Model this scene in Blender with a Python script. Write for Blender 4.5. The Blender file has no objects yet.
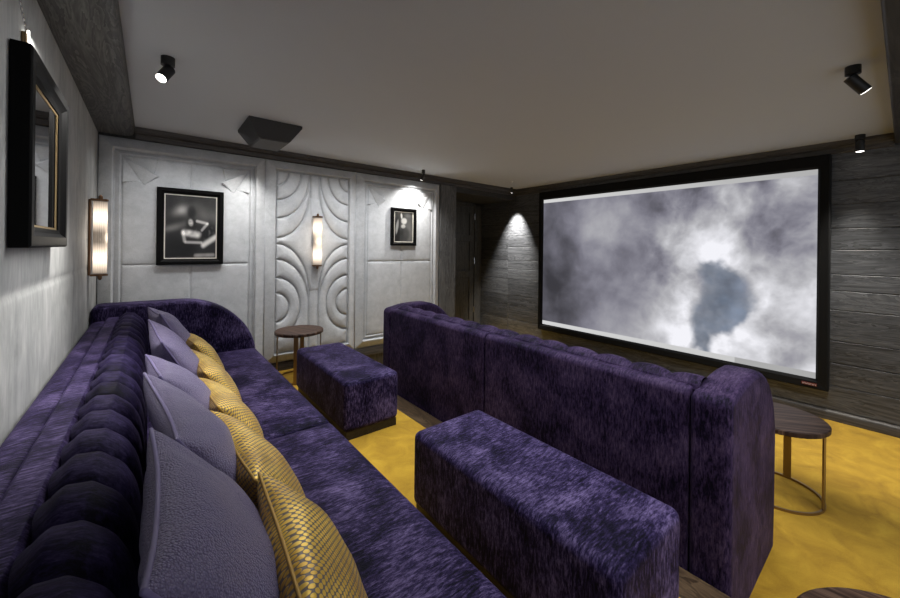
import bpy, math, random
from mathutils import Vector, Matrix, noise
random.seed(7)
sc = bpy.context.scene
COL = sc.collection
R = math.radians

# ------------------------------------------------------------------ helpers
def lin(c):
    return tuple((v/255/12.92 if v/255 <= .04045 else ((v/255+.055)/1.055)**2.4) for v in c) + (1,)

def link(o, parent=None):
    COL.objects.link(o)
    if parent is not None: o.parent = parent
    return o

def mesh(name, verts, faces, mat, parent=None, smooth=False, bevel=0, seg=3, origin=None, uv=None):
    """verts in world coordinates; origin moves them into the frame of the parent"""
    if origin is not None:
        ox, oy, oz = origin; verts = [(a-ox, b-oy, c-oz) for a, b, c in verts]
    me = bpy.data.meshes.new(name)
    me.from_pydata([tuple(v) for v in verts], [], faces)
    me.validate(); me.update()
    if smooth or bevel:
        me.polygons.foreach_set('use_smooth', [True]*len(me.polygons))
    me.materials.append(mat)
    if uv:
        lay = me.uv_layers.new(name='UVMap')
        for l in me.loops: lay.data[l.index].uv = uv[l.vertex_index]
    o = bpy.data.objects.new(name, me)
    link(o, parent)
    if bevel:
        b = o.modifiers.new('bevel', 'BEVEL'); b.width = bevel; b.segments = seg
        b.limit_method = 'ANGLE'; b.angle_limit = R(40); b.harden_normals = True
    return o

class M:
    """collects shapes into one mesh"""
    def __init__(s): s.v = []; s.f = []; s.uv = None
    def add(s, v, f):
        n = len(s.v); s.v += [tuple(p) for p in v]; s.f += [tuple(i+n for i in q) for q in f]; return s
    def box(s, x0, x1, y0, y1, z0, z1):
        v = [(x, y, z) for z in (z0, z1) for y in (y0, y1) for x in (x0, x1)]
        return s.add(v, [(0,2,3,1),(4,5,7,6),(0,1,5,4),(2,6,7,3),(0,4,6,2),(1,3,7,5)])
    def prism(s, poly, a0, a1, axis='y'):
        """closed outline extruded along an axis. poly of (p,q): y -> (x,z), x -> (y,z), z -> (x,y)"""
        def P(p, q, a): return (p, a, q) if axis == 'y' else ((a, p, q) if axis == 'x' else (p, q, a))
        n = len(poly)
        v = [P(p, q, a0) for p, q in poly] + [P(p, q, a1) for p, q in poly]
        f = [tuple(range(n))[::-1], tuple(range(n, 2*n))] + [(i, (i+1) % n, n+(i+1) % n, n+i) for i in range(n)]
        return s.add(v, f)
    def cyl(s, p0, p1, r0, r1=None, n=24, cap=True):
        r1 = r0 if r1 is None else r1
        a = Vector(p0); b = Vector(p1); d = (b-a).normalized()
        u = d.orthogonal().normalized(); w = d.cross(u)
        v = []
        for c, r in ((a, r0), (b, r1)):
            for i in range(n):
                t = 2*math.pi*i/n; v.append(c + u*math.cos(t)*r + w*math.sin(t)*r)
        f = [(i, (i+1) % n, n+(i+1) % n, n+i) for i in range(n)]
        if cap: f += [tuple(range(n))[::-1], tuple(range(n, 2*n))]
        return s.add(v, f)
    def tube(s, pts, r, n=8, closed=False):
        pts = [Vector(p) for p in pts]; m = len(pts); v = []; prev = None
        for i, p in enumerate(pts):
            d = (pts[(i+1) % m] - pts[i-1]) if closed else (pts[min(i+1, m-1)] - pts[max(i-1, 0)])
            d.normalize()
            u = d.orthogonal().normalized() if prev is None else (prev - d*prev.dot(d)).normalized()
            prev = u; w = d.cross(u)
            for k in range(n):
                t = 2*math.pi*k/n; v.append(p + u*math.cos(t)*r + w*math.sin(t)*r)
        f = []
        for i in range(m if closed else m-1):
            j = (i+1) % m
            for k in range(n):
                f.append((i*n+k, i*n+(k+1) % n, j*n+(k+1) % n, j*n+k))
        if not closed: f += [tuple(range(n))[::-1], tuple(range((m-1)*n, m*n))]
        return s.add(v, f)
    def lathe(s, prof, c=(0, 0, 0), n=40):
        v = []; m = len(prof)
        for r, z in prof:
            for i in range(n):
                t = 2*math.pi*i/n; v.append((c[0]+r*math.cos(t), c[1]+r*math.sin(t), c[2]+z))
        f = [(j*n+i, j*n+(i+1) % n, (j+1)*n+(i+1) % n, (j+1)*n+i) for j in range(m-1) for i in range(n)]
        f += [tuple(range(n))[::-1], tuple(range((m-1)*n, m*n))]
        return s.add(v, f)
    def grid(s, fn, nu, nv):
        v = [fn(i/(nu-1), j/(nv-1)) for j in range(nv) for i in range(nu)]
        f = [(j*nu+i, j*nu+i+1, (j+1)*nu+i+1, (j+1)*nu+i) for j in range(nv-1) for i in range(nu-1)]
        return s.add(v, f)
    def build(s, name, mat, parent=None, **k):
        return mesh(name, s.v, s.f, mat, parent, **k)

def tag(o, label=None, cat=None, group=None, kind=None):
    if label: o['label'] = label
    if cat: o['category'] = cat
    if group: o['group'] = group
    if kind: o['kind'] = kind
    return o
def thing(name, label, cat, loc=(0, 0, 0), rz=0, group=None):
    o = bpy.data.objects.new(name, None); o.empty_display_size = .1
    o.location = loc; o.rotation_euler = (0, 0, rz); link(o)
    return tag(o, label, cat, group)
def struct(o): o['kind'] = 'structure'; return o
def copy_tree(o, parent=None):
    c = o.copy(); COL.objects.link(c)
    if parent is not None: c.parent = parent
    for ch in [q for q in bpy.data.objects if q.parent == o]: copy_tree(ch, c)
    return c

# ------------------------------------------------------------------ materials
class Mat:
    def __init__(s, name, rough=.5, metal=0, color=(.5, .5, .5, 1)):
        s.m = bpy.data.materials.new(name); s.m.use_nodes = True
        s.nt = s.m.node_tree; s.b = s.nt.nodes['Principled BSDF']
        s.b.inputs['Roughness'].default_value = rough; s.b.inputs['Metallic'].default_value = metal
        s.b.inputs['Base Color'].default_value = color; s.tc = None
    def n(s, t, **k):
        q = s.nt.nodes.new(t)
        for a, b in k.items():
            if hasattr(q, a): setattr(q, a, b)
            else: q.inputs[a.replace('_', ' ')].default_value = b
        return q
    def l(s, a, b): s.nt.links.new(a, b)
    def coord(s, scale=(1, 1, 1), rot=(0, 0, 0), out='Object'):
        if s.tc is None: s.tc = s.n('ShaderNodeTexCoord')
        mp = s.n('ShaderNodeMapping'); mp.inputs['Scale'].default_value = scale; mp.inputs['Rotation'].default_value = rot
        s.l(s.tc.outputs[out], mp.inputs['Vector']); return mp.outputs[0]
    def noise(s, vec, scale=5, detail=4, rough=.55, dist=0):
        q = s.n('ShaderNodeTexNoise'); s.l(vec, q.inputs['Vector'])
        q.inputs['Scale'].default_value = scale; q.inputs['Detail'].default_value = detail
        q.inputs['Roughness'].default_value = rough; q.inputs['Distortion'].default_value = dist
        return q.outputs['Fac']
    def ramp(s, fac, stops):
        q = s.n('ShaderNodeValToRGB'); e = q.color_ramp.elements
        while len(e) < len(stops): e.new(.5)
        for i, (p, c) in enumerate(stops): e[i].position = p; e[i].color = c if len(c) == 4 else tuple(c)+(1,)
        s.l(fac, q.inputs[0]); return q.outputs[0]
    def mix(s, fac, a, b, mode='MIX'):
        q = s.n('ShaderNodeMix'); q.data_type = 'RGBA'; q.blend_type = mode
        for v, i in ((fac, 0), (a, 6), (b, 7)):
            if hasattr(v, 'is_linked'): s.l(v, q.inputs[i])
            else: q.inputs[i].default_value = v
        return q.outputs[2]
    def math(s, op, a, b=0):
        q = s.n('ShaderNodeMath'); q.operation = op
        for v, i in ((a, 0), (b, 1)):
            if hasattr(v, 'is_linked'): s.l(v, q.inputs[i])
            else: q.inputs[i].default_value = v
        return q.outputs[0]
    def color(s, o): s.l(o, s.b.inputs['Base Color'])
    def bump(s, h, strength=.3, dist=.01):
        q = s.n('ShaderNodeBump'); q.inputs['Strength'].default_value = strength; q.inputs['Distance'].default_value = dist
        s.l(h, q.inputs['Height']); s.l(q.outputs[0], s.b.inputs['Normal'])
    def sheen(s, w, col, r=.35):
        s.b.inputs['Sheen Weight'].default_value = w; s.b.inputs['Sheen Tint'].default_value = col; s.b.inputs['Sheen Roughness'].default_value = r

def velvet(name, c0, c1, c2, seed=0, top=True):
    """crushed velvet: pile pushed about in streaks, dark where it stands, silvery where it lies"""
    m = Mat(name, .6)
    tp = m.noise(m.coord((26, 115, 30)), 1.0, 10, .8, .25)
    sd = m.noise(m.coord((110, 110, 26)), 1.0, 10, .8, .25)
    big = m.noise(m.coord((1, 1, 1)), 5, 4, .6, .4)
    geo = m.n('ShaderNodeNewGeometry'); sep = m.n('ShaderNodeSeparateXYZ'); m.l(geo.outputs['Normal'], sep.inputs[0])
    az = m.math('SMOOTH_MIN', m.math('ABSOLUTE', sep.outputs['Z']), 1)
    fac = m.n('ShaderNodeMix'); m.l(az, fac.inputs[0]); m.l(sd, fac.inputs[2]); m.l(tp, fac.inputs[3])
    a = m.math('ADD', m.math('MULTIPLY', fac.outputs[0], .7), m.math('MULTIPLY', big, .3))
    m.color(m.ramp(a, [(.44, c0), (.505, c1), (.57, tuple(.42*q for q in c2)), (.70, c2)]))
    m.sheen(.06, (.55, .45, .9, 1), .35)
    m.b.inputs['Specular IOR Level'].default_value = .07
    m.bump(a, .5, .006)
    return m.m

def wood(name, c0, c1, c2, axis='y', rough=.5, fine=60, long=2.2, spec=.4):
    m = Mat(name, rough)
    sc1 = {'y': (9, .9, 9), 'x': (.9, 9, 9), 'z': (9, 9, .9)}[axis]
    sc2 = {'y': (fine, long, fine), 'x': (long, fine, fine), 'z': (fine, fine, long)}[axis]
    n1 = m.noise(m.coord(sc1), 1, 4, .6, 1.6)
    rings = m.math('FRACT', m.math('MULTIPLY', n1, 9))
    n2 = m.noise(m.coord(sc2), 1, 6, .7, .2)
    f = m.math('ADD', m.math('MULTIPLY', rings, .3), m.math('MULTIPLY', n2, .7))
    m.color(m.ramp(f, [(.28, c0), (.48, c1), (.72, c2)]))
    m.b.inputs['Specular IOR Level'].default_value = spec
    m.bump(f, .25, .003)
    return m.m

def plain(name, c, rough=.5, metal=0, spec=.5):
    m = Mat(name, rough, metal, c); m.b.inputs['Specular IOR Level'].default_value = spec; return m.m

def emis(name, c, s):
    m = Mat(name, .5, 0, (0, 0, 0, 1)); m.b.inputs['Emission Color'].default_value = c; m.b.inputs['Emission Strength'].default_value = s; return m.m

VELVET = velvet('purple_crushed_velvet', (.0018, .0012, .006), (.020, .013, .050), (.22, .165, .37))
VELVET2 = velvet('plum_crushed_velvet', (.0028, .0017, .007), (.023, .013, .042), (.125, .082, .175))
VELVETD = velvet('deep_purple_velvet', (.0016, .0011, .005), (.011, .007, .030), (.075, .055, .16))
def fabric_mat(name, a, b):
    m = Mat(name, .85)
    n = m.noise(m.coord((1, 1, 1)), 9, 6, .7, .3); n2 = m.noise(m.coord((1, 1, 1)), 160, 2, .5)
    f = m.math('ADD', m.math('MULTIPLY', n, .6), m.math('MULTIPLY', n2, .4))
    m.color(m.ramp(f, [(.3, a), (.7, b)])); m.sheen(.2, (.9, .9, .9, 1)); m.bump(n2, .25, .002)
    return m.m
FABRIC = fabric_mat('pale_grey_suede', (.34, .35, .362), (.56, .575, .59))
def leftwall_mat():
    m = Mat('grey_brushed_wallcovering', .75)
    a = m.noise(m.coord((7, 7, 2.6)), 1, 7, .65, .8); b = m.noise(m.coord((60, 60, 12)), 1, 3, .6)
    c = m.noise(m.coord((1, 1, 1)), 2.2, 3, .5, .6)
    f = m.math('ADD', m.math('ADD', m.math('MULTIPLY', a, .5), m.math('MULTIPLY', b, .2)), m.math('MULTIPLY', c, .3))
    m.color(m.ramp(f, [(.36, (.24, .245, .24)), (.5, (.36, .365, .355)), (.64, (.50, .50, .485))])); m.bump(f, .3, .004)
    return m.m
LWALL = leftwall_mat()
def carpet_mat():
    m = Mat('mustard_carpet', .95)
    a = m.noise(m.coord((1, 1, 1)), 6, 5, .6, .8); b = m.noise(m.coord((1, 1, 1)), 220, 2, .5)
    f = m.math('ADD', m.math('MULTIPLY', a, .75), m.math('MULTIPLY', b, .25))
    m.color(m.ramp(f, [(.3, (.28, .15, .008)), (.5, (.42, .24, .014)), (.7, (.56, .345, .028))]))
    m.sheen(.3, (1, .8, .4, 1)); m.bump(f, .5, .006)
    return m.m
CARPET = carpet_mat()
CEIL = fabric_mat('warm_grey_ceiling_paint', (.44, .465, .50), (.45, .475, .51))
def plank_mat():
    m = Mat('charcoal_stained_oak_planks', .48)
    at = m.n('ShaderNodeAttribute'); at.attribute_name = 'pid'
    def off(scale):
        ad = m.n('ShaderNodeVectorMath'); ad.operation = 'ADD'
        cr = m.n('ShaderNodeCombineXYZ'); m.l(m.math('MULTIPLY', at.outputs['Fac'], 7.3), cr.inputs[1]); m.l(m.math('MULTIPLY', at.outputs['Fac'], 3.1), cr.inputs[2])
        m.l(m.coord(scale), ad.inputs[0]); m.l(cr.outputs[0], ad.inputs[1]); return ad.outputs[0]
    n1 = m.noise(off((1, 1.1, 8)), 1, 4, .6, 1.8)
    rings = m.math('FRACT', m.math('MULTIPLY', n1, 8))
    n2 = m.noise(off((50, 1.6, 38)), 1, 6, .65, .2)
    f = m.math('ADD', m.math('ADD', m.math('MULTIPLY', rings, .28), m.math('MULTIPLY', n2, .62)), m.math('MULTIPLY', m.math('SINE', m.math('MULTIPLY', at.outputs['Fac'], 9)), .09))
    m.color(m.ramp(f, [(.25, (.021, .0215, .0225)), (.45, (.060, .062, .066)), (.72, (.128, .131, .136))]))
    m.bump(f, .35, .004)
    return m.m
PLANK = plank_mat()
BEAM = wood('charcoal_oak_beam', (.02, .02, .02), (.055, .054, .052), (.13, .127, .12), 'y', .55, 45, 1.6)
BEAMX = wood('charcoal_oak_cross_beam', (.014, .014, .013), (.03, .029, .028), (.06, .058, .054), 'x', .5)
CORN = wood('brown_oak_cornice', (.022, .019, .017), (.05, .044, .04), (.085, .076, .068), 'x', .45, 60, 2)
CORNY = wood('brown_oak_cornice_side', (.022, .019, .016), (.055, .049, .042), (.10, .09, .078), 'y', .45, 60, 2)
PILA = wood('grey_oak_upright', (.035, .035, .035), (.085, .085, .085), (.15, .15, .148), 'z', .5)
DOORW = wood('dark_oak_door', (.018, .018, .017), (.045, .044, .041), (.08, .078, .073), 'z', .45)
NOSE = wood('walnut_step_edge', (.02, .012, .008), (.06, .038, .022), (.12, .08, .045), 'y', .35)
PLINTH = wood('dark_brown_plinth', (.008, .006, .005), (.02, .015, .012), (.035, .027, .022), 'y', .45)
ZEB = None
def zebrano():
    m = Mat('zebrano_veneer', .42); m.b.inputs['Specular IOR Level'].default_value = .2
    n = m.noise(m.coord((120, 3, 1)), 1, 3, .6, .3); 
    m.color(m.ramp(n, [(.35, (.018, .009, .006)), (.5, (.045, .024, .017)), (.68, (.13, .08, .055))])); return m.m
ZEB = zebrano()
BRASS = plain('aged_brass', (.30, .215, .12, 1), .38, 1)
BRONZE = plain('dark_bronze', (.16, .09, .05, 1), .35, 1)
BLACK = plain('matt_black_metal', (.008, .008, .008, 1), .45)
BLACKG = plain('black_lacquer', (.004, .004, .004, 1), .42, 0, .05)
SPKM = plain('charcoal_speaker_grille', (.03, .03, .031, 1), .7)
SPKM2 = plain('grey_speaker_baffle', (.075, .075, .077, 1), .8)
GOLDSLIP = plain('gilt_slip', (.55, .40, .2, 1), .35, 1)
CREAM = plain('cream_slip', (.62, .58, .5, 1), .5)
STEEL = plain('polished_steel', (.6, .6, .6, 1), .25, 1)
WHITE = plain('white_plastic', (.7, .7, .7, 1), .4)
RED = plain('red_badge', (.12, .012, .012, 1), .4)
PALE = plain('pale_print', (.7, .62, .6, 1), .4)
LENS = emis('lit_lamp_lens', (1, .96, .9, 1), 5)
def glass_mat():
    m = Mat('picture_glass', .03); nt = m.nt
    tr = m.n('ShaderNodeBsdfTransparent'); gl = m.n('ShaderNodeBsdfGlossy'); gl.inputs['Roughness'].default_value = .03
    fr = m.n('ShaderNodeFresnel'); fr.inputs['IOR'].default_value = 1.08; mx = m.n('ShaderNodeMixShader')
    m.l(fr.outputs[0], mx.inputs[0]); m.l(tr.outputs[0], mx.inputs[1]); m.l(gl.outputs[0], mx.inputs[2])
    m.l(mx.outputs[0], nt.nodes['Material Output'].inputs['Surface']); return m.m
GLASS = glass_mat()
def lavender():
    m = Mat('lavender_shagreen_leather', .38)
    v = m.n('ShaderNodeTexVoronoi'); v.inputs['Scale'].default_value = 260; m.l(m.coord((1, 1, 1)), v.inputs['Vector'])
    n = m.noise(m.coord((1, 1, 1)), 7, 3, .5)
    c = m.ramp(v.outputs['Distance'], [(.15, (.235, .20, .345)), (.6, (.10, .08, .165))])
    m.color(m.mix(m.math('MULTIPLY', n, .5), c, (.14, .115, .22, 1)))
    m.b.inputs['Roughness'].default_value = .33; m.sheen(.3, (.75, .7, 1, 1), .3)
    m.bump(m.math('SUBTRACT', 1, v.outputs['Distance']), .9, .004)
    return m.m
LAV = lavender()
LAVP = plain('lavender_piping', (.14, .115, .235, 1), .5)
def goldscale():
    m = Mat('gold_scale_brocade', .35)
    uvw = m.coord((1, 1, 1), out='UV'); A, B = .0190, .0150
    def vm(op, a, b=None):
        q = m.n('ShaderNodeVectorMath'); q.operation = op; m.l(a, q.inputs[0])
        if b is not None: q.inputs[1].default_value = b
        return q.outputs['Value'] if op == 'LENGTH' else q.outputs[0]
    p = vm('MULTIPLY', uvw, (1/A, 1/B, 0))
    def lat(off): return vm('LENGTH', vm('MULTIPLY', vm('SUBTRACT', vm('FRACTION', vm('ADD', p, off)), (.5, .5, 0)), (A, B*1.12, 0)))
    d = m.math('MINIMUM', lat((0, 0, 0)), lat((.5, .5, 0)))
    cell = m.n('ShaderNodeMapRange'); cell.interpolation_type = 'SMOOTHSTEP'; m.l(d, cell.inputs['Value'])
    for k, v in ((1, .0060), (2, .0050), (3, 0), (4, 1)): cell.inputs[k].default_value = v
    cell = cell.outputs[0]
    n = m.noise(m.coord((1, 1, 1)), 9, 3, .5)
    gold = m.ramp(n, [(.35, (.62, .36, .04)), (.65, (1.0, .68, .12))])
    m.color(m.mix(cell, (.15, .115, .10, 1), gold))
    m.l(m.math('MULTIPLY', cell, .35), m.b.inputs['Metallic'])
    m.bump(cell, .5, .002)
    return m.m
GOLD = goldscale()
GOLDP = plain('gold_piping', (.42, .25, .05, 1), .45, .3)

# ------------------------------------------------------------------ room dimensions (metres)
XL, YB, XR, ZC = -.337, 4.10, 4.77, 2.487
ZP = 2.384             # top of the quilted panels
PZ = .20               # platform height
STEP = 1.71            # edge of the platform
YD = 4.97              # back of the door recess
Y0 = -1.3              # how far the room is built behind the camera

struct(M().box(STEP-.02, XR+.02, Y0, YD+.05, -.06, 0).build('floor', CARPET))
struct(M().box(XL-.05, STEP-.155, Y0, YB+.05, -.06, PZ).build('floor_platform', CARPET))
struct(M().box(STEP-.155, STEP, Y0, YB+.05, -.06, PZ).build('trim_1', NOSE, bevel=.006))
struct(M().box(XL-.1, XR+.1, Y0, YD+.1, ZC, ZC+.08).build('ceiling', CEIL))

# left wall: wallcovering in large upholstered sheets with faint seams
def lw(u, v):
    y = Y0 + (YB+.03-Y0)*u; z = PZ-.01 + (ZC-PZ+.01)*v
    d = min([abs(y-q) for q in (3.05, 1.82, .59, -.64)] + [abs(z-1.335)])
    return (XL - .006 + .006*(1-math.exp(-d/.01)), y, z)
g = M().grid(lw, 420, 180)
n0 = len(g.v)
g.box(XL-.09, XL-.02, Y0, YB+.03, -.05, ZC)
struct(g.build('wall_left', LWALL, smooth=True))
struct(M().box(XL-.1, 3.15, YB+.035, YB+.12, -.05, ZC).box(3.10, 3.42, YB+.035, YD+.08, -.05, ZC)
       .box(3.42, XR+.1, YD, YD+.08, -.05, ZC).build('wall_back', DOORW))

# right wall: planks
def planks():
    v = []; f = []; pid = []
    zs = [.09, .307, .51, .711, .988, 1.16, 1.307, 1.528, 1.717, 1.93, 2.14, 2.40]
    k = 0
    for i in range(len(zs)-1):
        cuts = [Y0, 4.305, YD] if i % 3 != 2 else [Y0, 4.305, YD]
        if i in (1, 4, 7, 9): cuts = [Y0, -.35, 4.305, YD]
        for j in range(len(cuts)-1):
            y0, y1, z0, z1 = cuts[j]+.0025, cuts[j+1]-.0025, zs[i]+.0025, zs[i+1]-.0025
            b = .0035; n = len(v); X = XR
            v += [(X, y0+b, z0+b), (X, y1-b, z0+b), (X, y1-b, z1-b), (X, y0+b, z1-b),
                  (X+b, y0, z0), (X+b, y1, z0), (X+b, y1, z1), (X+b, y0, z1),
                  (X+.02, y0, z0), (X+.02, y1, z0), (X+.02, y1, z1), (X+.02, y0, z1)]
            ff = [(0, 3, 2, 1)] + [(a, (a+1) % 4, 4+(a+1) % 4, 4+a) for a in range(4)] + [(4+a, 4+(a+1) % 4, 8+(a+1) % 4, 8+a) for a in range(4)]
            f += [tuple(q+n for q in t) for t in ff]; pid += [k*1.37 % 5]*len(ff); k += 1
    n = len(v); m = M().box(XR+.012, XR+.09, Y0, YD+.05, -.05, ZC)
    v += m.v; f += [tuple(q+n for q in t) for t in m.f]; pid += [0]*6
    o = mesh('wall_right', v, f, PLANK)
    a = o.data.attributes.new('pid', 'FLOAT', 'FACE'); a.data.foreach_set('value', pid)
    return struct(o)
planks()
struct(M().prism([(XR-.03, 0), (XR-.03, .065), (XR-.022, .08), (XR-.012, .086), (XR+.01, .09), (XR+.01, 0)], Y0, YD, 'y').build('baseboard_right', CORNY, bevel=.002))
struct(M().prism([(YB+.04, PZ-.01), (YB-.005, PZ-.01), (YB-.005, .275), (YB+.0, .288), (YB+.04, .288)], XL+.002, 3.12, 'x').build('baseboard_back', CORN, bevel=.002))

# beams, cornices
bm_ = [(XL+.001, 2.40)] + [(-.165+.055*math.sin(t*math.pi/12), 2.455-.055*math.cos(t*math.pi/12)) for t in range(7)] + [(-.11, ZC), (XL+.001, ZC)]
struct(M().prism(bm_, Y0, YB-.005, 'y').build('trim_2', BEAM, smooth=False))
cor = lambda Y: [(Y, 2.39), (Y-.03, 2.39), (Y-.034, 2.395), (Y-.034, 2.432), (Y-.055, 2.442), (Y-.055, 2.450), (Y-.062, 2.455), (Y-.066, ZC), (Y, ZC)]
struct(M().prism(cor(YB+.036), -.108, XR, 'x').build('trim_3', CORN, bevel=.0015))
corx = [(XR+.005, 2.385), (XR-.03, 2.385), (XR-.034, 2.392), (XR-.034, 2.425), (XR-.052, 2.436), (XR-.052, 2.45), (XR-.06, 2.456), (XR-.064, ZC), (XR+.005, ZC)]
struct(M().prism(corx, .068, YB+.0, 'y').build('trim_4', CORNY, bevel=.0015))
struct(M().box(.6, XR-.001, -.30, .066, 2.405, ZC).build('trim_5', BEAMX, bevel=.012))
# recess: upright, soffit, door
struct(M().box(3.135, 3.42, YB-.012, YB+.10, PZ-.19, 2.388).build('trim_6', PILA, bevel=.006))
struct(M().box(3.42, XR, YB+.036, YD, 2.315, ZC).build('trim_7', BEAMX))
# door with frame
dr = M().box(4.56, 4.66, YD-.055, YD, 0, 2.315).box(3.42, 4.66, YD-.055, YD, 2.255, 2.315).build('door_1', DOORW, bevel=.004)
struct(dr)
lf = M()
lf.box(3.60, 4.552, YD-.022, YD-.002, .01, 2.25)
for (x0, x1) in ((3.60, 3.70), (4.03, 4.13), (4.45, 4.552)): lf.box(x0, x1, YD-.042, YD-.02, .01, 2.25)
for (z0, z1) in ((.01, .22), (.98, 1.10), (1.62, 1.74), (2.13, 2.25)): lf.box(3.60, 4.552, YD-.0415, YD-.02, z0, z1)
lf.build('door_leaf', DOORW, dr, bevel=.004)
for z in (2.02, 1.22, .35):
    M().cyl((4.558, YD-.05, z), (4.558, YD-.05, z+.11), .009, n=12).build('hinge', STEEL, dr, smooth=False)

# ------------------------------------------------------------------ quilted wall panels
def ell(dx, dz, a, b):
    r = math.hypot(dx/a, dz/b)
    if r < 1e-4: return min(a, b)
    gx, gz = dx/(a*a*r), dz/(b*b*r)
    return abs(r-1)/math.hypot(gx, gz)
def puff(d, A, w): return A*(.55*(1-math.exp(-(d/(w*.35)))) + .45*(1-math.exp(-(d/(w*2)))))
def border(d, double):
    # height of the upholstered border at distance d from the panel edge
    if d < .10:
        t = d/.10; return .004 + .050*max(0, min(t/.86, 1))**.85*(1-(max(0, t-.86)/.14)**1.5)
    if double and d < .145:
        t = (d-.10)/.045; return .004 + .026*max(0, min(t/.7, 1))**.7*(1-(max(0, t-.7)/.3)**1.5)
    return None
def side_h(x, z, x0, x1, z0, z1):
    d = min(x-x0, x1-x, z-z0, z1-z)
    h = border(d, True)
    if h is not None: return h
    xa, xb, zb, za = x0+.145, x1-.145, z1-.145, z0+.145
    xm = (x0+x1)/2
    base = .008
    ds = min(abs(x-xm), abs(z-1.325), x-xa, xb-x, zb-z, z-za)
    h = base + puff(max(ds, 0), .018, .008)
    # pleated fans in the two top corners
    for cx, s in ((xa, 1), (xb, -1)):
        dx = (x-cx)*s; dz = zb-z; r = math.hypot(dx, dz)
        if 1e-5 < r < .34:
            th = math.degrees(math.atan2(dz, dx)); k = 0 if th < 32 else (1 if th < 60 else 2)
            a0, a1 = ((2, 32), (32, 60), (60, 90))[k]; t = (th-a0)/(a1-a0)
            r0, r1 = ((.235, .245), (.285, .275), (.235, .23))[k]
            # straight end of the pleat
            A0, A1 = R(a0), R(a1)
            p0 = (r0*math.cos(A0), r0*math.sin(A0)); p1 = (r1*math.cos(A1), r1*math.sin(A1))
            ex, ez = p1[0]-p0[0], p1[1]-p0[1]; L_ = math.hypot(ex, ez)
            dd = ((p0[0]-dx)*(-ez) + (p0[1]-dz)*ex)/L_ * -1
            if t > 0 and dd > 0:
                q = (1-t) if k < 2 else t
                h = base + .004 + (.006 + .034*(r/.27)*q)*min(1, dd/.005)
                h -= .010*math.exp(-min(th-a0, a1-th)*R(1)*r/.004)
    return h
def centre_h(x, z, x0, x1, z0, z1):
    d = min(x-x0, x1-x, z-z0, z1-z)
    h = border(d, False)
    if h is not None: return h
    xa, xb, zt, zb = x0+.10, x1-.10, z1-.10, z0+.10
    xm = (x0+x1)/2
    dx = min(x-xa, xb-x); W = (xb-xa)/2 - .05     # to the central strip
    ds = min(x-xa, xb-x, zt-z, z-zb)
    strip = abs(dx-W)
    up = zt + .0; lo = .862
    if z > 1.553:
        ds = min(ds, strip + max(0, 2.02-z)*1.5)
        for a, b, c in ((.12, .15, up), (.245, .305, up), (W-.005, .495, up), (W+.0, .55, 2.135)):
            if z < c + .01 and dx < W+.006: ds = min(ds, ell(dx, z-c, a, b))
    else:
        ds = min(ds, strip + max(0, z-1.02)*1.5)
        for a, b, c in ((.135, .15, lo), (.25, .31, lo), (W-.005, .50, lo), (W+.0, .55, .972)):
            if (z > c-.01 or a < W-.02) and dx < W+.006: ds = min(ds, ell(dx, z-c, a, b))
    return .006 + puff(max(ds, 0), .044, .017)
def wall_panel(x0, x1, hf, label):
    z0, z1 = .288, ZP
    nx, nz = int((x1-x0)/.0045), int((z1-z0)/.0050)
    m = M()
    m.grid(lambda u, v: (x0+(x1-x0)*u, YB+.02-hf(x0+(x1-x0)*u, z0+(z1-z0)*v, x0, x1, z0, z1), z0+(z1-z0)*v), nx, nz)
    m.box(x0, x1, YB+.012, YB+.034, z0, z1)
    o = m.build('wall_panel', FABRIC, smooth=True, origin=(x0, YB, z0)); o.location = (x0, YB, z0)
    tag(o, label, 'wall panel', 'upholstered panels on the back wall')
e = .001
wall_panel(XL+.004, .9035-e, side_h, 'pale grey quilted wall panel behind the larger framed photograph, beside the left corner')
wall_panel(.9035+e, 1.888-e, centre_h, 'pale grey quilted wall panel with curved art deco seams around a wall lamp')
wall_panel(1.888+e, 3.128, side_h, 'pale grey quilted wall panel with the small framed photograph, beside the dark wooden upright')

# ------------------------------------------------------------------ pictures (flat prints, coloured per vertex)
def blob(x, y, cx, cy, rx, ry, a=0, p=2):
    c, s = math.cos(R(a)), math.sin(R(a)); dx, dy = x-cx, y-cy
    u = (c*dx+s*dy)/rx; v = (-s*dx+c*dy)/ry
    return math.exp(-(u*u+v*v)**(p/2))
def vcol_mat(name, emit=0, rough=.4):
    m = Mat(name, rough); a = m.n('ShaderNodeAttribute'); a.attribute_name = 'paint'
    if emit:
        m.b.inputs['Base Color'].default_value = (.02, .02, .02, 1); m.b.inputs['Specular IOR Level'].default_value = 0; m.l(a.outputs['Color'], m.b.inputs['Emission Color']); m.b.inputs['Emission Strength'].default_value = emit
    else: m.color(a.outputs['Color'])
    return m.m
PRINT = vcol_mat('monochrome_print')
def painted(name, P, nu, nv, fn, mat, parent, origin):
    """P(u,v) -> position; fn(u,v) -> linear rgb; u right, v up as seen from the room"""
    m = M().grid(P, nu, nv)
    o = m.build(name, mat, parent, origin=origin)
    a = o.data.color_attributes.new('paint', 'FLOAT_COLOR', 'POINT')
    buf = []
    for j in range(nv):
        for i in range(nu):
            c = fn(i/(nu-1), j/(nv-1)); buf += [max(0, c[0]), max(0, c[1]), max(0, c[2]), 1]
    a.data.foreach_set('color', buf)
    return o
def stroke(u, v, x0, y0, x1, y1, w, p=3):
    """soft tapered mark between two points"""
    L2 = (x1-x0)**2+(y1-y0)**2; t = max(0, min(1, ((u-x0)*(x1-x0)+(v-y0)*(y1-y0))/L2))
    return math.exp(-(math.hypot(u-x0-t*(x1-x0), v-y0-t*(y1-y0))/w)**p)
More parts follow.
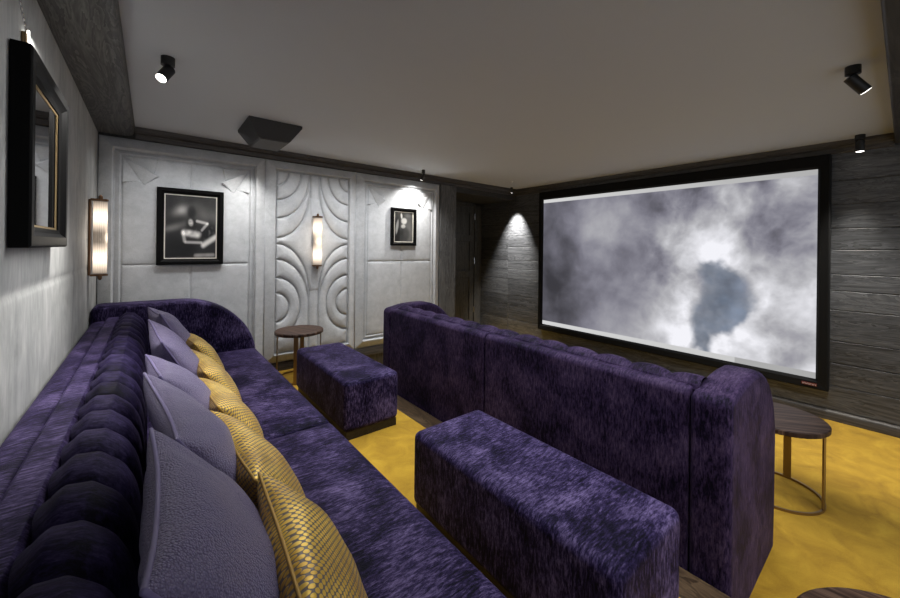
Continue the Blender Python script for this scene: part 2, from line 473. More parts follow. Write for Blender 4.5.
def photo_reclining(u, v):
    n = noise.noise((u*5, v*5, 1))
    g = .014 + .07*blob(u, v, .80, .66, .42, .16, -10) + .24*blob(u, v, .30, .76, .17, .07, 14) + .20*blob(u, v, .22, .50, .22, .05, 14)
    g = max(.008, g*(1+.6*n))
    g *= 1-.85*blob(u, v, .50, .74, .09, .11, 0, 4)                     # shadow on the backdrop
    g *= 1-.93*blob(u, v, .50, .555, .11, .10, 0, 4)                    # dark hair
    g *= 1-.93*blob(u, v, .80, .42, .20, .13, 15, 4)                    # dark dress
    g *= 1-.80*blob(u, v, .25, .15, .35, .17, 0, 4)
    g += .62*blob(u, v, .487, .572, .045, .055, 18, 4)*(1-.5*blob(u, v, .475, .585, .03, .012)-.4*blob(u, v, .49, .54, .02, .008))
    g += .70*stroke(u, v, .36, .41, .64, .375, .050)*(1+.5*noise.noise((u*14, v*14, 3)))
    g += .40*stroke(u, v, .34, .41, .37, .28, .032) + .45*stroke(u, v, .39, .255, .70, .25, .022)
    g += .50*stroke(u, v, .61, .60, .82, .565, .022) + .42*stroke(u, v, .82, .56, .71, .455, .024)
    g += .75*stroke(u, v, .74, .21, 1.0, .35, .045) + .16*max(0, noise.noise((u*18, v*18, 6)))*blob(u, v, .8, .42, .2, .12)
    g += .30*stroke(u, v, .58, .04, .95, .05, .03)*(1+n)
    return (g, g*.97, g*.92)
def photo_dancer(u, v):
    g = .06 + .16*blob(u, v, .8, .4, .35, .6) + .05*noise.noise((u*5, v*5, 7))
    g *= 1-.8*blob(u, v, .12, .3, .2, .6, 0, 7)
    g += .75*blob(u, v, .52, .7, .16, .11, 0, 7) + .8*blob(u, v, .38, .87, .05, .1, 10, 7) + .6*blob(u, v, .48, .52, .12, .07, 0, 7)
    g += .35*blob(u, v, .15, .5, .07, .25, -12, 7)
    g *= 1-.5*blob(u, v, .55, .25, .3, .25, 0, 7)
    return (g, g*.97, g*.9)
def photo_standing(u, v):
    g = .03 + .1*blob(u, v, .5, .8, .4, .2) + .04*noise.noise((u*5, v*5, 8))
    g += .35*blob(u, v, .35, .45, .08, .3, 5, 7) + .28*blob(u, v, .62, .5, .09, .28, -6, 7) + .4*blob(u, v, .6, .75, .07, .07, 0, 7)
    if v < .10+.05*math.sin(u*5): g = .5
    g *= 1.5
    return (g, g, g*.97)
def frame_prof(a, b, prof, P):
    """rectangular picture frame: a,b = half width/height; prof = (inset, depth) loop; P(u,v,d)->world"""
    v = []; n = len(prof)
    for i, d in prof:
        for sx, sz in ((-1, -1), (1, -1), (1, 1), (-1, 1)): v.append(P(sx*(a-i), sz*(b-i), d))
    f = [(k*4+j, k*4+(j+1) % 4, ((k+1) % n)*4+(j+1) % 4, ((k+1) % n)*4+j) for k in range(n) for j in range(4)]
    return M().add(v, f)
def picture(c, a, b, P0, fw, dep, slip, art, label, name='framed_photograph', grp=None, wide=None):
    """c centre on the wall, P0(u,v,d): offsets right, up, out of the wall"""
    t = thing(name, label, 'picture', c)
    P = lambda u, v, d: P0(u, v, d)
    frame_prof(a, b, [(0, .002), (0, dep-.006), (.006, dep), (fw*.55, dep), (fw*.75, dep*.72), (fw, dep*.6), (fw, .002)], P).build('frame', BLACKG, t, bevel=.0015)
    frame_prof(a-fw+.001, b-fw+.001, [(0, dep*.30), (0, dep*.52), (.009, dep*.50), (.009, dep*.30)], P).build('slip', slip, t)
    a2, b2 = a-fw-.006, b-fw-.006
    painted('photograph', lambda u, v: P(-a2+2*a2*u, -b2+2*b2*v, dep*.35), 110, 140, art, PRINT, t, (0, 0, 0))
    g = M(); 
    g.add([P(sx*a2, sz*b2, d) for d in (dep*.42, dep*.46) for sx, sz in ((-1, -1), (1, -1), (1, 1), (-1, 1))], [(0, 1, 2, 3), (4, 7, 6, 5), (0, 4, 5, 1), (1, 5, 6, 2), (2, 6, 7, 3), (3, 7, 4, 0)])
    g.build('glass', GLASS, t)
    return t
back = lambda u, v, d: (u, -d, v)
left = lambda u, v, d: (d, u, v)
YP = YB-.006
picture((.287, YP, 1.662), .248, .338, back, .052, .04, CREAM, photo_reclining, 'black framed photograph of a woman reclining, larger one on the quilted back wall')
picture((2.533, YP, 1.764), .187, .24, back, .044, .04, CREAM, photo_dancer, 'small black framed photograph with a pale figure, on the quilted panel nearest the door')
picture((XL+.001, 2.02, 1.80), .32, .315, left, .07, .05, GOLDSLIP, photo_standing, 'deep black framed photograph with gilt inner edge hanging on the left wall')
ch = M(); P3 = [(XL+.012, 1.60+.04*i/9, 2.33-.0165*i) for i in range(10)]
for i in range(16):
    c = Vector((XL+.012, 1.62+.014*i, 2.36-.0105*i)); ch.tube([c+Vector((0, .009*math.cos(q*math.pi/4), .006*math.sin(q*math.pi/4))) for q in range(8)], .0016, 6, True)
t = thing('picture_hanger', 'small brass hanger with thin chain above the framed photograph on the left wall', 'picture hanger', (XL, 1.85, 2.15))
ch.build('chain', STEEL, t, origin=(XL, 1.85, 2.15))
M().box(XL, XL+.012, 1.838, 1.862, 2.118, 2.20).build('bracket', BRASS, t, origin=(XL, 1.85, 2.15), bevel=.003)
M().cyl((XL+.010, 1.869, 2.165), (XL+.010, 1.869, 2.215), .004, n=14).build('lamp_tip', LENS, t, origin=(XL, 1.85, 2.15))

# ------------------------------------------------------------------ projection screen
SX = 4.735
t = thing('projection_screen', 'large projection screen in a black frame on the plank wall, showing a cloudy sky', 'screen', (XR, 2.03, 1.30))
O = (XR, 2.03, 1.30)
ya, yb_, za, zb_ = .512, 3.545, .345, 2.262
oy0, oy1, oz0, oz1 = .428, 3.60, .262, 2.378
cy, cz = (oy0+oy1)/2, (oz0+oz1)/2
v = []; prof = []
def fr(y0, y1, z0, z1, x): return [(x, y0, z0), (x, y1, z0), (x, y1, z1), (x, y0, z1)]
rings = [fr(oy0, oy1, oz0, oz1, XR-.002), fr(oy0, oy1, oz0, oz1, 4.692), fr(oy0+.008, oy1-.008, oz0+.008, oz1-.008, 4.686),
         fr(ya-.018, yb_+.012, za-.018, zb_+.018, 4.692), fr(ya, yb_, za, zb_, 4.722), fr(ya, yb_, za, zb_, XR-.002)]
for r_ in rings: v += r_
n = len(rings)
M().add(v, [(k*4+j, k*4+(j+1) % 4, ((k+1) % n)*4+(j+1) % 4, ((k+1) % n)*4+j) for k in range(n) for j in range(4)]).build('frame', plain('black_velour_frame', (.004, .004, .004, 1), .8, 0, .2), t, origin=O)
def fb(x, y, s, o=5, seed=0):
    a = 1; f = s; t_ = 0; w = 0
    for i in range(o):
        t_ += a*noise.noise((x*f+seed, y*f, seed*.37+i)); w += a; a *= .52; f *= 2.05
    return t_/w
TONE_U = [0, .12, .25, .40, .55, .66, .76, .86, 1]
TONE = [[100, 112, 128, 160, 215, 222, 228, 238, 240], [85, 106, 122, 140, 205, 222, 236, 242, 240], [92, 122, 140, 148, 182, 216, 214, 188, 216],
        [118, 130, 150, 150, 165, 198, 150, 135, 182], [120, 126, 142, 152, 150, 168, 122, 116, 162]]
HOLE = [(.70, .57), (.76, .56), (.83, .45), (.85, .33), (.79, .20), (.74, .15), (.735, .02), (.675, .02), (.655, .15), (.675, .30), (.71, .38)]
def sst(t): t = max(0, min(1, t)); return t*t*(3-2*t)
def tone(u, v):
    u = max(0, min(.9999, u)); i = max(k for k in range(8) if TONE_U[k] <= u); a = sst((u-TONE_U[i])/(TONE_U[i+1]-TONE_U[i]))
    q = max(0, min(3.9999, v*4)); j = int(q); b = sst(q-j)
    f = lambda r: TONE[r][i]*(1-a)+TONE[r][i+1]*a
    return f(j)*(1-b)+f(j+1)*b
def hole_d(u, v):
    # signed distance to the gap in the clouds, in picture heights
    x, y = u*1.58, v; ins = False; d = 9
    n = len(HOLE)
    for k in range(n):
        ax, ay = HOLE[k][0]*1.58, HOLE[k][1]; bx_, by = HOLE[(k+1) % n][0]*1.58, HOLE[(k+1) % n][1]
        if (ay > y) != (by > y) and x < (bx_-ax)*(y-ay)/(by-ay)+ax: ins = not ins
        t_ = max(0, min(1, ((x-ax)*(bx_-ax)+(y-ay)*(by-ay))/((bx_-ax)**2+(by-ay)**2)))
        d = min(d, math.hypot(x-ax-t_*(bx_-ax), y-ay-t_*(by-ay)))
    return -d if ins else d
def billow(x, y, f, o, seed):
    a = 1; t_ = 0; w = 0
    for i in range(o):
        t_ += a*(1-2.4*abs(noise.noise((x*f+seed, y*f, seed*.37+i)))); w += a; a *= .55; f *= 2.1
    return t_/w
def clouds(u, v):
    if v < .030: return [.66-.10*u]*3 if u < .80 else [.40]*3
    if v > .972: return [.68-.25*u]*3
    x, y = u*1.58, v
    wx = x+.06*fb(x, y, 3, 4, 11); wy = y+.06*fb(x, y, 3, 4, 23)
    g = tone(wx/1.58, wy)
    right = sst((u-.42)/.2)
    b = billow(wx, wy, 3.2, 6, 5); sm = fb(wx, wy, 3.0, 6, 41)
    g = g*.90-4 + (b-.35)*(14+48*right) + sm*(80+75*right)
    hd = hole_d(wx/1.58 + .02*fb(x, y, 9, 4, 61), wy + .13*fb(x, y, 6, 5, 71))
    edge = math.exp(-((hd-.035)/.035)**2)
    g += 26*edge*(.6+.8*b)
    k = (1-sst((hd+.03)/.05))*(.82+.5*fb(x, y, 6, 4, 77))
    k = max(0, min(1, k))
    g = max(62, min(247, g))
    c = [((g/255)**2.2)*q for q in (.97, .97, 1.03)]
    dull = sst((185-g)/70)
    c = [c[0]*(1-.03*dull), c[1]*(1-.05*dull), c[2]*(1+.10*dull)]
    bl = 118+55*fb(x, y, 7, 4, 91)+22*(.5-v); sky = [((bl*q)/255)**2.2 for q in (.91, 1.0, 1.15)]
    return [p*(1-k)+q*k for p, q in zip(c, sky)]
SCR = vcol_mat('projected_image', .53, .6)
painted('screen_surface', lambda u, v: (SX, yb_-(yb_-ya)*u, za+(zb_-za)*v), 520, 320, clouds, SCR, t, O)
M().box(SX+.001, XR-.003, ya-.005, yb_+.005, za-.005, zb_+.005).build('backing', BLACK, t, origin=O)
bd = M().box(4.679, 4.688, .50, .60, .290, .313).build('badge', RED, t, origin=O); bd['label'] = 'small red badge with pale lettering'
lt = M()
for k in range(9):
    y = .594-.0105*k
    lt.box(4.6775, 4.6792, y-.0022, y, .295, .309)
    if k % 2: lt.box(4.6775, 4.6792, y-.007, y, .306, .309)
    else: lt.box(4.6775, 4.6792, y-.007, y, .295, .299).box(4.6775, 4.6792, y-.007, y, .301, .304)
lt.build('lettering', PALE, bd, origin=O)

# ------------------------------------------------------------------ sofas
def arc(cx, cz, rx, rz, a0, a1, n):
    return [(cx+rx*math.cos(R(a0+(a1-a0)*i/n)), cz+rz*math.sin(R(a0+(a1-a0)*i/n))) for i in range(n+1)]
def channels(prof, yrange, w, amp, scal, y_first, mat, parent, origin, sgn=1):
    """tufted back: profile (x,z,bulge weight), channels of width w along y"""
    y0, y1 = yrange; ny = int((y1-y0)/w*14); L = len(prof)
    def f(u, v):
        y = y0+(y1-y0)*u; s = v*(L-1); i = min(L-2, int(s)); t_ = s-i
        # smooth (catmull) interpolation of the profile
        p = [prof[max(0, min(L-1, i+k))] for k in (-1, 0, 1, 2)]
        def cr(a, b, c, d): return b+.5*t_*(c-a+t_*(2*a-5*b+4*c-d+t_*(3*(b-c)+d-a)))
        x, z, b_ = [cr(*[q[k] for q in p]) for k in range(3)]
        q = [prof[max(0, i-1)], prof[min(L-1, i+2)]]
        tx, tz = q[1][0]-q[0][0], q[1][1]-q[0][1]; l = math.hypot(tx, tz) or 1
        nx, nz = -tz/l, tx/l
        tt = ((y-y_first)/w) % 1.0; bul = math.sqrt(max(0, 1-(2*tt-1)**2))
        lean = (2*tt-1)*.0
        x += nx*amp*bul*b_ + (-scal*bul*(1-min(1, v*4)) if sgn > 0 else scal*bul*(1-min(1, v*4)))
        z += nz*amp*bul*b_
        return (x, y, z)
    return M().grid(f, ny, 40).build('tufted_back', mat, parent, smooth=True, origin=origin)

# --- sofa along the left wall
S1 = thing('sofa', 'long purple velvet sofa with channelled back against the left wall, on the raised floor', 'sofa', (.2, 1.6, PZ))
o1 = (.2, 1.6, PZ); ya1, yn = 3.655, -.85
shell = [(XL+.006, PZ), (XL+.006, .90)] + arc(XL+.046, .905, .04, .035, 180, 90, 5) + arc(-.262, .92, .018, .022, 90, 10, 3) + [(-.243, .925)] + [(-.24, .958), (-.232, .965), (-.180, .966), (-.172, .955), (-.165, .93), (-.13, .88), (-.09, .5), (-.09, PZ)]
M().prism(shell, yn, ya1-.001, 'y').build('back_shell', VELVET, S1, origin=o1, bevel=.004)
cv = [(-.150, .940, .1), (-.146, .950, .6), (-.125, .952, 1), (-.105, .942, 1), (-.082, .912, 1), (-.068, .865, 1), (-.060, .78, 1), (-.052, .68, .9), (-.045, .56, .8)]
channels(cv, (yn, ya1-.002),   .147, .054, .018, 1.428-.147*20, VELVETD, S1, o1)
ap = [(XL+.006, PZ), (XL+.006, 1.0)] + arc(XL+.05, 1.0, .044, .05, 180, 90, 5)[1:] + arc(.20, .50, .55, .55, 90, 0, 16) + [(.74, .30), (.73, PZ)]
M().prism(ap, ya1, 3.86, 'y').build('armrest', VELVET, S1, origin=o1, bevel=.03, seg=5)
def cushion(name, x0, x1, y0, y1, z0, z1, mat, parent, origin, r=.055, crown=.012):
    m = M(); nx, ny = 26, 44
    def f(u, v):
        # top sheet wrapped over the sides
        a = (u-.5)*2; b = (v-.5)*2
        hx, hy = (x1-x0)/2, (y1-y0)/2
        X = (x0+x1)/2 + a*hx; Y = (y0+y1)/2 + b*hy
        return X, Y, a, b
    v = []; 
    us = [0, .0, .004, .015, .035, .07, .12] + [.2+.6*i/8 for i in range(9)] + [.88, .93, .965, .985, .996, 1.0, 1.0]
    def rz(dist):  # roundover height lost at distance from edge
        if dist >= r: return 0
        return r - math.sqrt(max(0, r*r-(r-dist)**2))
    nx = len(us); vs = us
    hx, hy = x1-x0, y1-y0
    for j, b in enumerate(vs):
        for i, a in enumerate(us):
            X = x0+hx*a; Y = y0+hy*b
            dx = min(a, 1-a)*hx; dy = min(b, 1-b)*hy
            z = z1 - max(rz(dx), rz(dy)) + crown*math.sin(math.pi*a)*math.sin(math.pi*b)
            if i in (0, nx-1) or j in (0, len(vs)-1): z = z0
            v.append((X, Y, z))
    f = [(j*nx+i, j*nx+i+1, (j+1)*nx+i+1, (j+1)*nx+i) for j in range(len(vs)-1) for i in range(nx-1)]
    f.append(tuple(range(nx))[::-1])
    m.add(v, f[:-1])
    return m.build(name, mat, parent, smooth=True, origin=origin)
for y0, y1 in ((1.885, ya1-.004), (.12, 1.879), (yn, .114)):
    cushion('seat_cushion', -.06, .745, y0, y1, .47, .607, VELVET, S1, o1)
M().box(-.05, .715, yn, ya1-.001, PZ+.06, .475).build('seat_base', VELVET, S1, origin=o1, bevel=.01)
M().box(-.05, .68, yn, ya1, PZ, PZ+.07).build('plinth', PLINTH, S1, origin=o1)

# --- sofa on the lower floor, its back to us
S2 = thing('sofa', 'purple velvet sofa seen from behind, on the lower floor facing the screen', 'sofa', (2.1, 1.75, 0))
o2 = (2.1, 1.75, 0); ys, yt = .41, 3.12; tk = .145; bx = STEP+.006
for y0, y1 in ((ys+tk+.003, 1.743), (1.755, yt-tk-.003)):
    bp_ = [(bx, .0), (bx, .90)] + arc(bx+.035, .90, .035, .035, 180, 90, 5)[1:] + [(bx+.07, .938), (bx+.10, .91), (bx+.12, .5), (bx+.12, 0)]
    M().prism(bp_, y0, y1, 'y').build('back_panel', VELVET2, S2, origin=o2, bevel=.012)
cv2 = [(bx+.072, .920, .1), (bx+.080, .930, .7), (bx+.11, .938, 1), (bx+.15, .925, 1), (bx+.175, .89, 1), (bx+.195, .8, 1), (bx+.23, .62, .9), (bx+.235, .45, .8)]
channels(cv2, (ys+tk-.02, yt-tk+.02), .178, .03, .02, .666-.178*3, VELVET2, S2, o2)
def arm2(y0, y1):
    p = [(bx-.002, .0), (bx-.002, .885)] + arc(bx+.045, .885, .047, .047, 180, 100, 5)[1:] + [(bx+.16, .955), (bx+.30, .965)] + arc(2.08, .545, .41, .42, 82, 0, 16) + [(2.485, .25), (2.47, .0)]
    M().prism(p, y0, y1, 'y').build('armrest', VELVET2, S2, origin=o2, bevel=.03, seg=5)
arm2(ys, ys+tk); arm2(yt-tk, yt)
M().box(bx+.12, 2.42, ys+tk, yt-tk, .07, .30).build('seat_base', VELVET2, S2, origin=o2, bevel=.01)
for y0, y1 in ((ys+tk+.004, 1.748), (1.752, yt-tk-.004)):
    cushion('seat_cushion', bx+.16, 2.45, y0, y1, .30, .43, VELVET2, S2, o2)

# --- ottomans
def ottoman(x0, x1, y0, y1, zt, label, r=.035):
    c = ((x0+x1)/2, (y0+y1)/2, PZ)
    t = thing('ottoman', label, 'ottoman', c, group=None)
    m = M(); n = 9
    # soft box: slightly crowned top and bowed sides
    m.box(x0, x1, y0, y1, PZ+.052, zt)
    o = m.build('cushion_body', VELVET, t, origin=c)
    s = o.modifiers.new('bevel', 'BEVEL'); s.width = r; s.segments = 5; s.harden_normals = True
    o.data.polygons.foreach_set('use_smooth', [True]*6)
    M().box(x0+.018, x1-.012, y0+.018, y1-.018, PZ, PZ+.055).build('plinth', PLINTH, t, origin=c)
    return t
ottoman(1.01, 1.425, 2.33, 3.40, .597, 'purple velvet bench ottoman beside the round table at the far end')
ottoman(1.003, 1.447, .482, 1.515, .606, 'purple velvet bench ottoman in the foreground, between the two sofas')

# ------------------------------------------------------------------ cushions
def pillow_mesh(w, h, th, n=34, pinch=.07, pu=1, seed=0):
    """flat pillow in its own frame: width along x, height along y, thickness along z"""
    def outline(a, b):
        X = a*w/2*(1-pinch*(1-b*b)); Y = b*h/2*(1-pinch*(1-a*a)); return X, Y
    v = []; uv = []; f = []
    for s in (1, -1):
        for j in range(n+1):
            for i in range(n+1):
                a = math.sin((i/n-.5)*math.pi); b = math.sin((j/n-.5)*math.pi)
                X, Y = outline(a, b)
                k = max(0, (1-a*a))**.5*max(0, (1-b*b))**.5
                z = s*th/2*k**.85
                z += s*.010*k*noise.noise((a*1.7+seed, b*1.7, s*2.0))
                z += .018*noise.noise((a*.8+seed, b*.8, 5))*(.4+.6*k)
                # wrinkles running in from the corners
                z += s*.0035*math.sin(9*math.atan2(b, a)*2)*(a*a*b*b)**.5*k**.5*2
                v.append((X, Y, z)); uv.append((X*pu+.5, Y*pu+.5))
    N = (n+1)*(n+1)
    for s in (0, 1):
        for j in range(n):
            for i in range(n):
                q = (j*(n+1)+i, j*(n+1)+i+1, (j+1)*(n+1)+i+1, (j+1)*(n+1)+i)
                f.append(tuple(t_+s*N for t_ in (q if s == 0 else q[::-1])))
    rim = [(i, 0) for i in range(n)] + [(n, j) for j in range(n)] + [(n-i, n) for i in range(n)] + [(0, n-j) for j in range(n)]
    edge = [v[j*(n+1)+i] for i, j in rim]
    return v, f, uv, edge
def make_pillow(name, w, h, th, mat, pmat, label, cat, grp, seed, pr=.005, pinch=.11):
    t = thing(name, label, cat, (0, 0, 0), 0, grp)
    v, f, uv, edge = pillow_mesh(w, h, th, seed=seed, pinch=pinch)
    mesh('cover', v, f, mat, t, smooth=True, uv=uv)
    M().tube(edge, pr, 6, True).build('piping', pmat, t, smooth=True)
    return t
def place(t, c, lean, yaw=0, roll=0):
    # local x -> along the sofa (-y), local y -> up the back, local z -> out of the face (+x and up)
    base = Matrix(((0, 0, 1), (-1, 0, 0), (0, 1, 0))).transposed()
    base = Matrix((Vector((0, 0, 1)), Vector((1, 0, 0)), Vector((0, 1, 0))))   # rows: world x = local z, world y = local x, world z = local y
    m = Matrix.Rotation(R(yaw), 3, 'Z') @ Matrix.Rotation(R(-lean), 3, 'Y') @ base @ Matrix.Rotation(R(roll), 3, 'Z')
    t.matrix_world = Matrix.Translation(c) @ m.to_4x4()
names_p = ['lavender leather cushion nearest the viewer, largest of the lavender row on the long sofa',
           'lavender leather cushion second nearest, just behind the largest one',
           'lavender leather cushion in the middle of the row of five on the long sofa',
           'lavender leather cushion second from the far armrest, in the row against the sofa back',
           'lavender leather cushion leaning by the far armrest, last of the lavender row']
pp = [((.120, .890, .85), 31, -1, 0), ((.138, 1.42, .84), 31, 5, 4), ((.135, 1.90, .825), 33, 7, -5), ((.13, 2.50, .85), 29, 4, 3), ((.13, 3.18, .855), 28, 8, -3)]
LAVGRP = 'lavender cushions on the long sofa'
for i, (c, ln, yw, rl) in enumerate(pp):
    t = make_pillow('cushion', .54, .50, .165, LAV, LAVP, names_p[i], 'cushion', LAVGRP, i*3.1)
    place(t, (c[0]+.010, c[1], c[2]-.017), ln, yw, rl)
names_g = ['gold scale patterned cushion nearest the viewer, in front of the largest lavender cushion',
           'gold scale patterned cushion second nearest, leaning on the second lavender cushion',
           'gold scale patterned cushion in the middle of the gold row on the seat',
           'gold scale patterned cushion second from the far armrest, in the front row of cushions',
           'gold scale patterned cushion closest to the far armrest, last of the gold row']
gg = [((.30, .83, .75), 30, -3, 0), ((.292, 1.36, .745), 34, 3, 4), ((.28, 1.87, .745), 34, 5, -3), ((.275, 2.45, .745), 34, 4, 4), ((.275, 3.04, .745), 33, 6, 0)]
GGRP = 'gold cushions on the long sofa'
for i, (c, ln, yw, rl) in enumerate(gg):
    t = make_pillow('cushion', .49, .33, .15, GOLD, GOLDP, names_g[i], 'cushion', GGRP, 20+i*2.3, .004, .05)
    place(t, c, ln, yw, rl)

# ------------------------------------------------------------------ side tables
def table(label, loc, r, h, rz=0):
    t = thing('side_table', label, 'side table', loc, rz)
    M().lathe([(r-.006, h-.032), (r, h-.026), (r, h-.005), (r-.005, h)], n=64).build('table_top', ZEB, t, smooth=False)
    for k in range(4):
        a = R(45+90*k); q = Matrix.Rotation(a, 4, 'Z')
        m = M().box(r-.028, r-.020, -.02, .02, .008, h-.03)
        m.v = [tuple(q @ Vector(p)) for p in m.v]; m.build('leg', BRASS, t, bevel=.001)
    m = M(); n = 64; ri, ro = r-.030, r-.018
    v = [(rr*math.cos(2*math.pi*i/n), rr*math.sin(2*math.pi*i/n), z) for rr, z in ((ri, 0), (ro, 0), (ro, .014), (ri, .014)) for i in range(n)]
    m.add(v, [(k*n+i, k*n+(i+1) % n, ((k+1) % 4)*n+(i+1) % n, ((k+1) % 4)*n+i) for k in range(4) for i in range(n)]).build('base_ring', BRASS, t)
    return t
table('round dark wood side table with brass legs in the far corner, by the quilted wall', (1.155, 3.78, PZ), .225, .475, R(20))
table('round striped dark wood side table with brass legs on the yellow carpet below the screen', (3.075, .515, 0), .25, .475, R(38))
table('round dark wood side table cut off by the bottom edge, nearest the viewer', (1.165, -.085, PZ), .25, .475, R(10))

# ------------------------------------------------------------------ wall lamps
def glass_tube_mat():
    m = Mat('lit_fluted_glass', .2); m.b.inputs['Base Color'].default_value = (.3, .26, .22, 1)
    c = m.n('ShaderNodeSeparateXYZ'); m.l(m.coord(), c.inputs[0])
    # two bulbs inside, one in each half of the tube
    a = m.math('ABSOLUTE', m.math('SUBTRACT', m.math('ABSOLUTE', c.outputs['Z']), .145))
    g = m.math('SUBTRACT', 1, m.math('MULTIPLY', a, 7.0)); g = m.math('POWER', m.math('MAXIMUM', g, .2), 1.7)
    m.b.inputs['Emission Color'].default_value = (1, .80, .62, 1)
    m.l(m.math('MULTIPLY', g, 1.25), m.b.inputs['Emission Strength'])
    return m.m
TUBE = glass_tube_mat()
def sconce(label, loc, ang, h=.53, r=.044):
    """local -y points into the room"""
    t = thing('wall_lamp', label, 'wall lamp', loc, ang)
    n = 96; pts = []
    v = []; f = []
    for z in (-h/2+.012, h/2-.012):
        for i in range(n):
            a = 2*math.pi*i/n; rr = r*(1+.035*(1 if i % 4 in (0, 1) else -1)); v.append((rr*math.cos(a), -.058+rr*math.sin(a), z))
    f = [(i, (i+1) % n, n+(i+1) % n, n+i) for i in range(n)] + [tuple(range(n))[::-1], tuple(range(n, 2*n))]
    mesh('glass_shade', v, f, TUBE, t)
    M().box(-r-.004, r+.004, -.012, 0, -h/2, h/2).build('backplate', BRONZE, t, bevel=.002)
    for s in (1, -1):
        z = s*h/2
        M().lathe([(r+.007, -.007), (r+.007, .007)], (0, -.058, z), 40).box(-.045, .045, -.05, -.01, z-.006, z+.006).build('cap', BRONZE, t)
        M().lathe([(.013, 0), (.013, .018), (.005, .03)] if s > 0 else [(.005, -.03), (.013, -.018), (.013, 0)], (0, -.058, z+s*.007), 16).build('finial', BRONZE, t)
    return t
sconce('tubular glass wall lamp with bronze caps on the curved quilted panel', (1.412, YB-.012, 1.557), 0)
sconce('tubular glass wall lamp with bronze caps on the left wall near the corner', (XL+.002, 3.60, 1.545), R(90), .53, .036)

# ------------------------------------------------------------------ ceiling fittings
def spot(label, loc, d, mount=.031, r=.027, L=.105, drop=.055, name='ceiling_spotlight', zc=ZC):
    t = thing(name, label, 'spotlight', (loc[0], loc[1], zc), 0, 'black ceiling spotlights')
    d = Vector(d).normalized()
    M().lathe([(mount, -.042), (mount, 0)], n=28).build('mount', BLACK, t)
    j = Vector((0, 0, -drop)); M().cyl((0, 0, -.04), j, .007, n=10).cyl(j-Vector((.012, 0, 0)), j+Vector((.012, 0, 0)), .010, n=12).build('joint', BLACK, t)
    a = j - d*L*.22; b = j + d*L*.78
    side = d.orthogonal().normalized()*0
    c = Vector((0, 0, -.018))
    a += c; b += c
    M().cyl(a, b, r, n=28).build('lamp_head', BLACK, t, bevel=.002)
    M().cyl(b-d*.001, b+d*.0015, r*.86, n=28).build('lens', LENS, t)
    return t, Vector((loc[0], loc[1], zc)) + b + d*.012, d
def light(kind, name, loc, energy, color=(1, 1, 1), **k):
    l = bpy.data.lights.new(name, kind); l.energy = energy; l.color = color
    o = bpy.data.objects.new(name, l); o.location = loc; COL.objects.link(o)
    d = k.pop('dir', None)
    if d is not None: o.rotation_euler = Vector(d).to_track_quat('-Z', 'Y').to_euler()
    for a, b in k.items(): setattr(l, a, b)
    return o
W = (1, .97, .93)
t, p, d = spot('black ceiling spotlight at upper left, its lit face tipped towards the left wall', (.063, 2.46), (-.40, -.46, -.78), L=.09)
light('SPOT', 'spot_beam', p, 60, W, dir=(-.36, -.18, -.75), spot_size=R(80), spot_blend=.8, shadow_soft_size=.02)
t, p, d = spot('black ceiling spotlight at upper right, tilted towards the screen wall', (2.883, .185), (.34, -.45, -.62))
light('SPOT', 'spot_beam', p, 40, W, dir=(.8, .1, -.9), spot_size=R(70), spot_blend=.7, shadow_soft_size=.02)
t, p, d = spot('short black ceiling spotlight at the right end of the screen wall, pointing straight down', (4.60, .25), (.03, 0, -1), L=.09, drop=.05)
light('SPOT', 'spot_beam', p, 75, (1, .96, .88), dir=(-.12, .05, -1), spot_size=R(54), spot_blend=.8, shadow_soft_size=.03)
t, p, d = spot('slim black ceiling spotlight over the small framed photograph', (2.68, 3.86), (-.12, .5, -1), mount=.022, r=.017, L=.09, drop=.045)
light('SPOT', 'spot_beam', p, 30, W, dir=(-.05, .35, -1), spot_size=R(120), spot_blend=1, shadow_soft_size=.008)
t, p, d = spot('black ceiling spotlight half hidden behind the wedge shaped speaker', (.80, 3.70), (-.05, 1, -.45), mount=.022, r=.017, L=.07, drop=.035)
light('SPOT', 'spot_beam', p, 20, W, dir=(-.20, .22, -1), spot_size=R(90), spot_blend=1, shadow_soft_size=.008)
t, p, d = spot('small black ceiling spotlight in the far corner above the lit planks', (4.50, 4.0), (.3, .1, -1), mount=.02, r=.016, L=.05, drop=.03)
light('SPOT', 'spot_beam', (4.54, 4.08, 2.36), 300, W, dir=(.22, .06, -1), spot_size=R(58), spot_blend=1, shadow_soft_size=.015)
light('SPOT', 'picture_light_beam', (XL+.05, 1.93, 2.20), 3.0, W, dir=(-.5, .3, -.6), spot_size=R(150), spot_blend=.6, shadow_soft_size=.01)
t = thing('smoke_sensor', 'tiny white ceiling sensor near the far corner by the door', 'sensor', (4.09, 3.63, ZC))
M().lathe([(.006, -.03), (.008, -.012), (.02, -.006), (.02, 0)], n=24).build('sensor_body', WHITE, t)
# speaker
t = thing('surround_speaker', 'wedge shaped charcoal speaker box fixed to the ceiling near the quilted wall', 'speaker', (.76, 3.35, ZC)); o3 = (.76, 3.35, ZC)
zt = [(.57, 3.14, ZC), (.965, 3.14, ZC), (.965, 3.60, ZC), (.57, 3.60, ZC)]
zm = [(a, b, ZC-.02) for a, b, _ in zt]
zb3 = [(.655, 3.20, 2.352), (.885, 3.20, 2.352), (.885, 3.56, 2.352), (.655, 3.56, 2.352)]
M().add(zt+zm+zb3, [(0, 1, 2, 3)] + [(a, 4+a, 4+(a+1) % 4, (a+1) % 4) for a in range(4)] + [(4+a, 8+a, 8+(a+1) % 4, 4+(a+1) % 4) for a in range(4)] + [(11, 10, 9, 8)]).build('cabinet', SPKM, t, origin=o3, bevel=.003)
M().box(.665, .875, 3.21, 3.55, 2.346, 2.3515).build('grille', SPKM2, t, origin=o3)

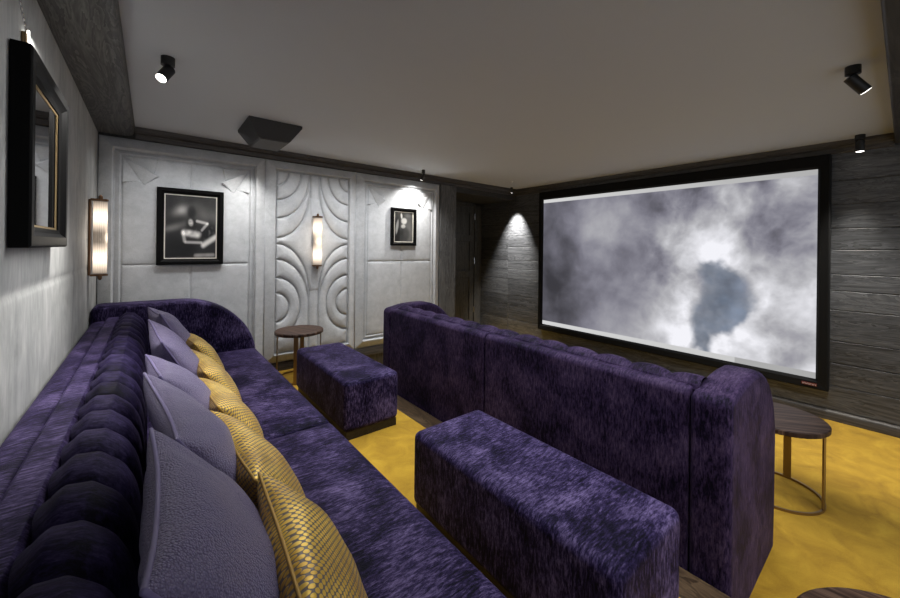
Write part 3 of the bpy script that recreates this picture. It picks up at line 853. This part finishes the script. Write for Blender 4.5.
# ------------------------------------------------------------------ general lighting
light('SPOT', 'spot_beam', (1.8, -1.0, 2.42), 60, W, dir=(.25, 1.3, -1.75), spot_size=R(50), spot_blend=.8, shadow_soft_size=.04)  # added behind the camera to light the near armrest end, no fitting
light('SPOT', 'spot_beam', (.4, -.9, 2.42), 45, W, dir=(.9, 1.5, -1.9), spot_size=R(50), spot_blend=.8, shadow_soft_size=.04)  # unseen spot behind the camera, likewise without a fitting
for y, dx in ((3.56, 0),):
    light('POINT', 'lamp_glow', (XL+.13, 3.60, 1.545), .75, (1, .88, .74), shadow_soft_size=.05)
light('POINT', 'lamp_glow', (1.412, YB-.15, 1.557), .75, (1, .88, .74), shadow_soft_size=.05)
a = light('AREA', 'fill_light', (1.72, 1.7, ZC-.06), 15, (.93, .97, 1), dir=(0, 0, -1), shape='RECTANGLE'); a.data.size = 1.0; a.data.size_y = 2.8  # added soft fill below the ceiling, no lamp hangs there
a = light('AREA', 'wall_fill', (1.35, 3.50, ZC-.05), 8.5, (.98, .985, 1), dir=(0, .40, -1), shape='RECTANGLE'); a.data.size = 2.8; a.data.size_y = .15  # added fill to brighten the quilted panels, no fitting built
a = light('AREA', 'wall_fill', (.40, 2.0, ZC-.05), 8, (.98, .985, 1), dir=(-.6, 0, -.9), shape='RECTANGLE'); a.data.size = .15; a.data.size_y = 2.6  # added fill to brighten the left wall, no fitting built
a = light('AREA', 'fill_light', (3.4, 1.8, ZC-.06), 8, (.95, .97, 1), dir=(0, 0, -1), shape='RECTANGLE'); a.data.size = 1.2; a.data.size_y = 2.4  # second added soft fill, over the floor before the screen
for q in bpy.data.lights:
    if q.type == 'AREA': q.specular_factor = .3; q.spread = R(105)
w = bpy.data.worlds.new('World'); sc.world = w; w.use_nodes = True
w.node_tree.nodes['Background'].inputs[0].default_value = (.9, .93, 1, 1)
w.node_tree.nodes['Background'].inputs[1].default_value = .36

# ------------------------------------------------------------------ camera
cam = bpy.data.cameras.new('camera'); co = bpy.data.objects.new('camera', cam); COL.objects.link(co)
cam.sensor_width = 36; cam.lens = 369.75/900*36; cam.clip_start = .02
cam.shift_y = -(299-248.07)/900
TH = .681
co.location = (0, 0, 1.5)
co.matrix_world = Matrix.Translation((0, 0, 1.5)) @ (Matrix.Rotation(-TH, 4, 'Z') @ Matrix.Rotation(math.pi/2, 4, 'X') @ Matrix.Rotation(.012, 4, 'Z'))
sc.camera = co
sc.view_settings.view_transform = 'Standard'; sc.view_settings.look = 'None'
sc.view_settings.gamma = 1; sc.view_settings.use_curve_mapping = False
sc.view_settings.exposure = .9
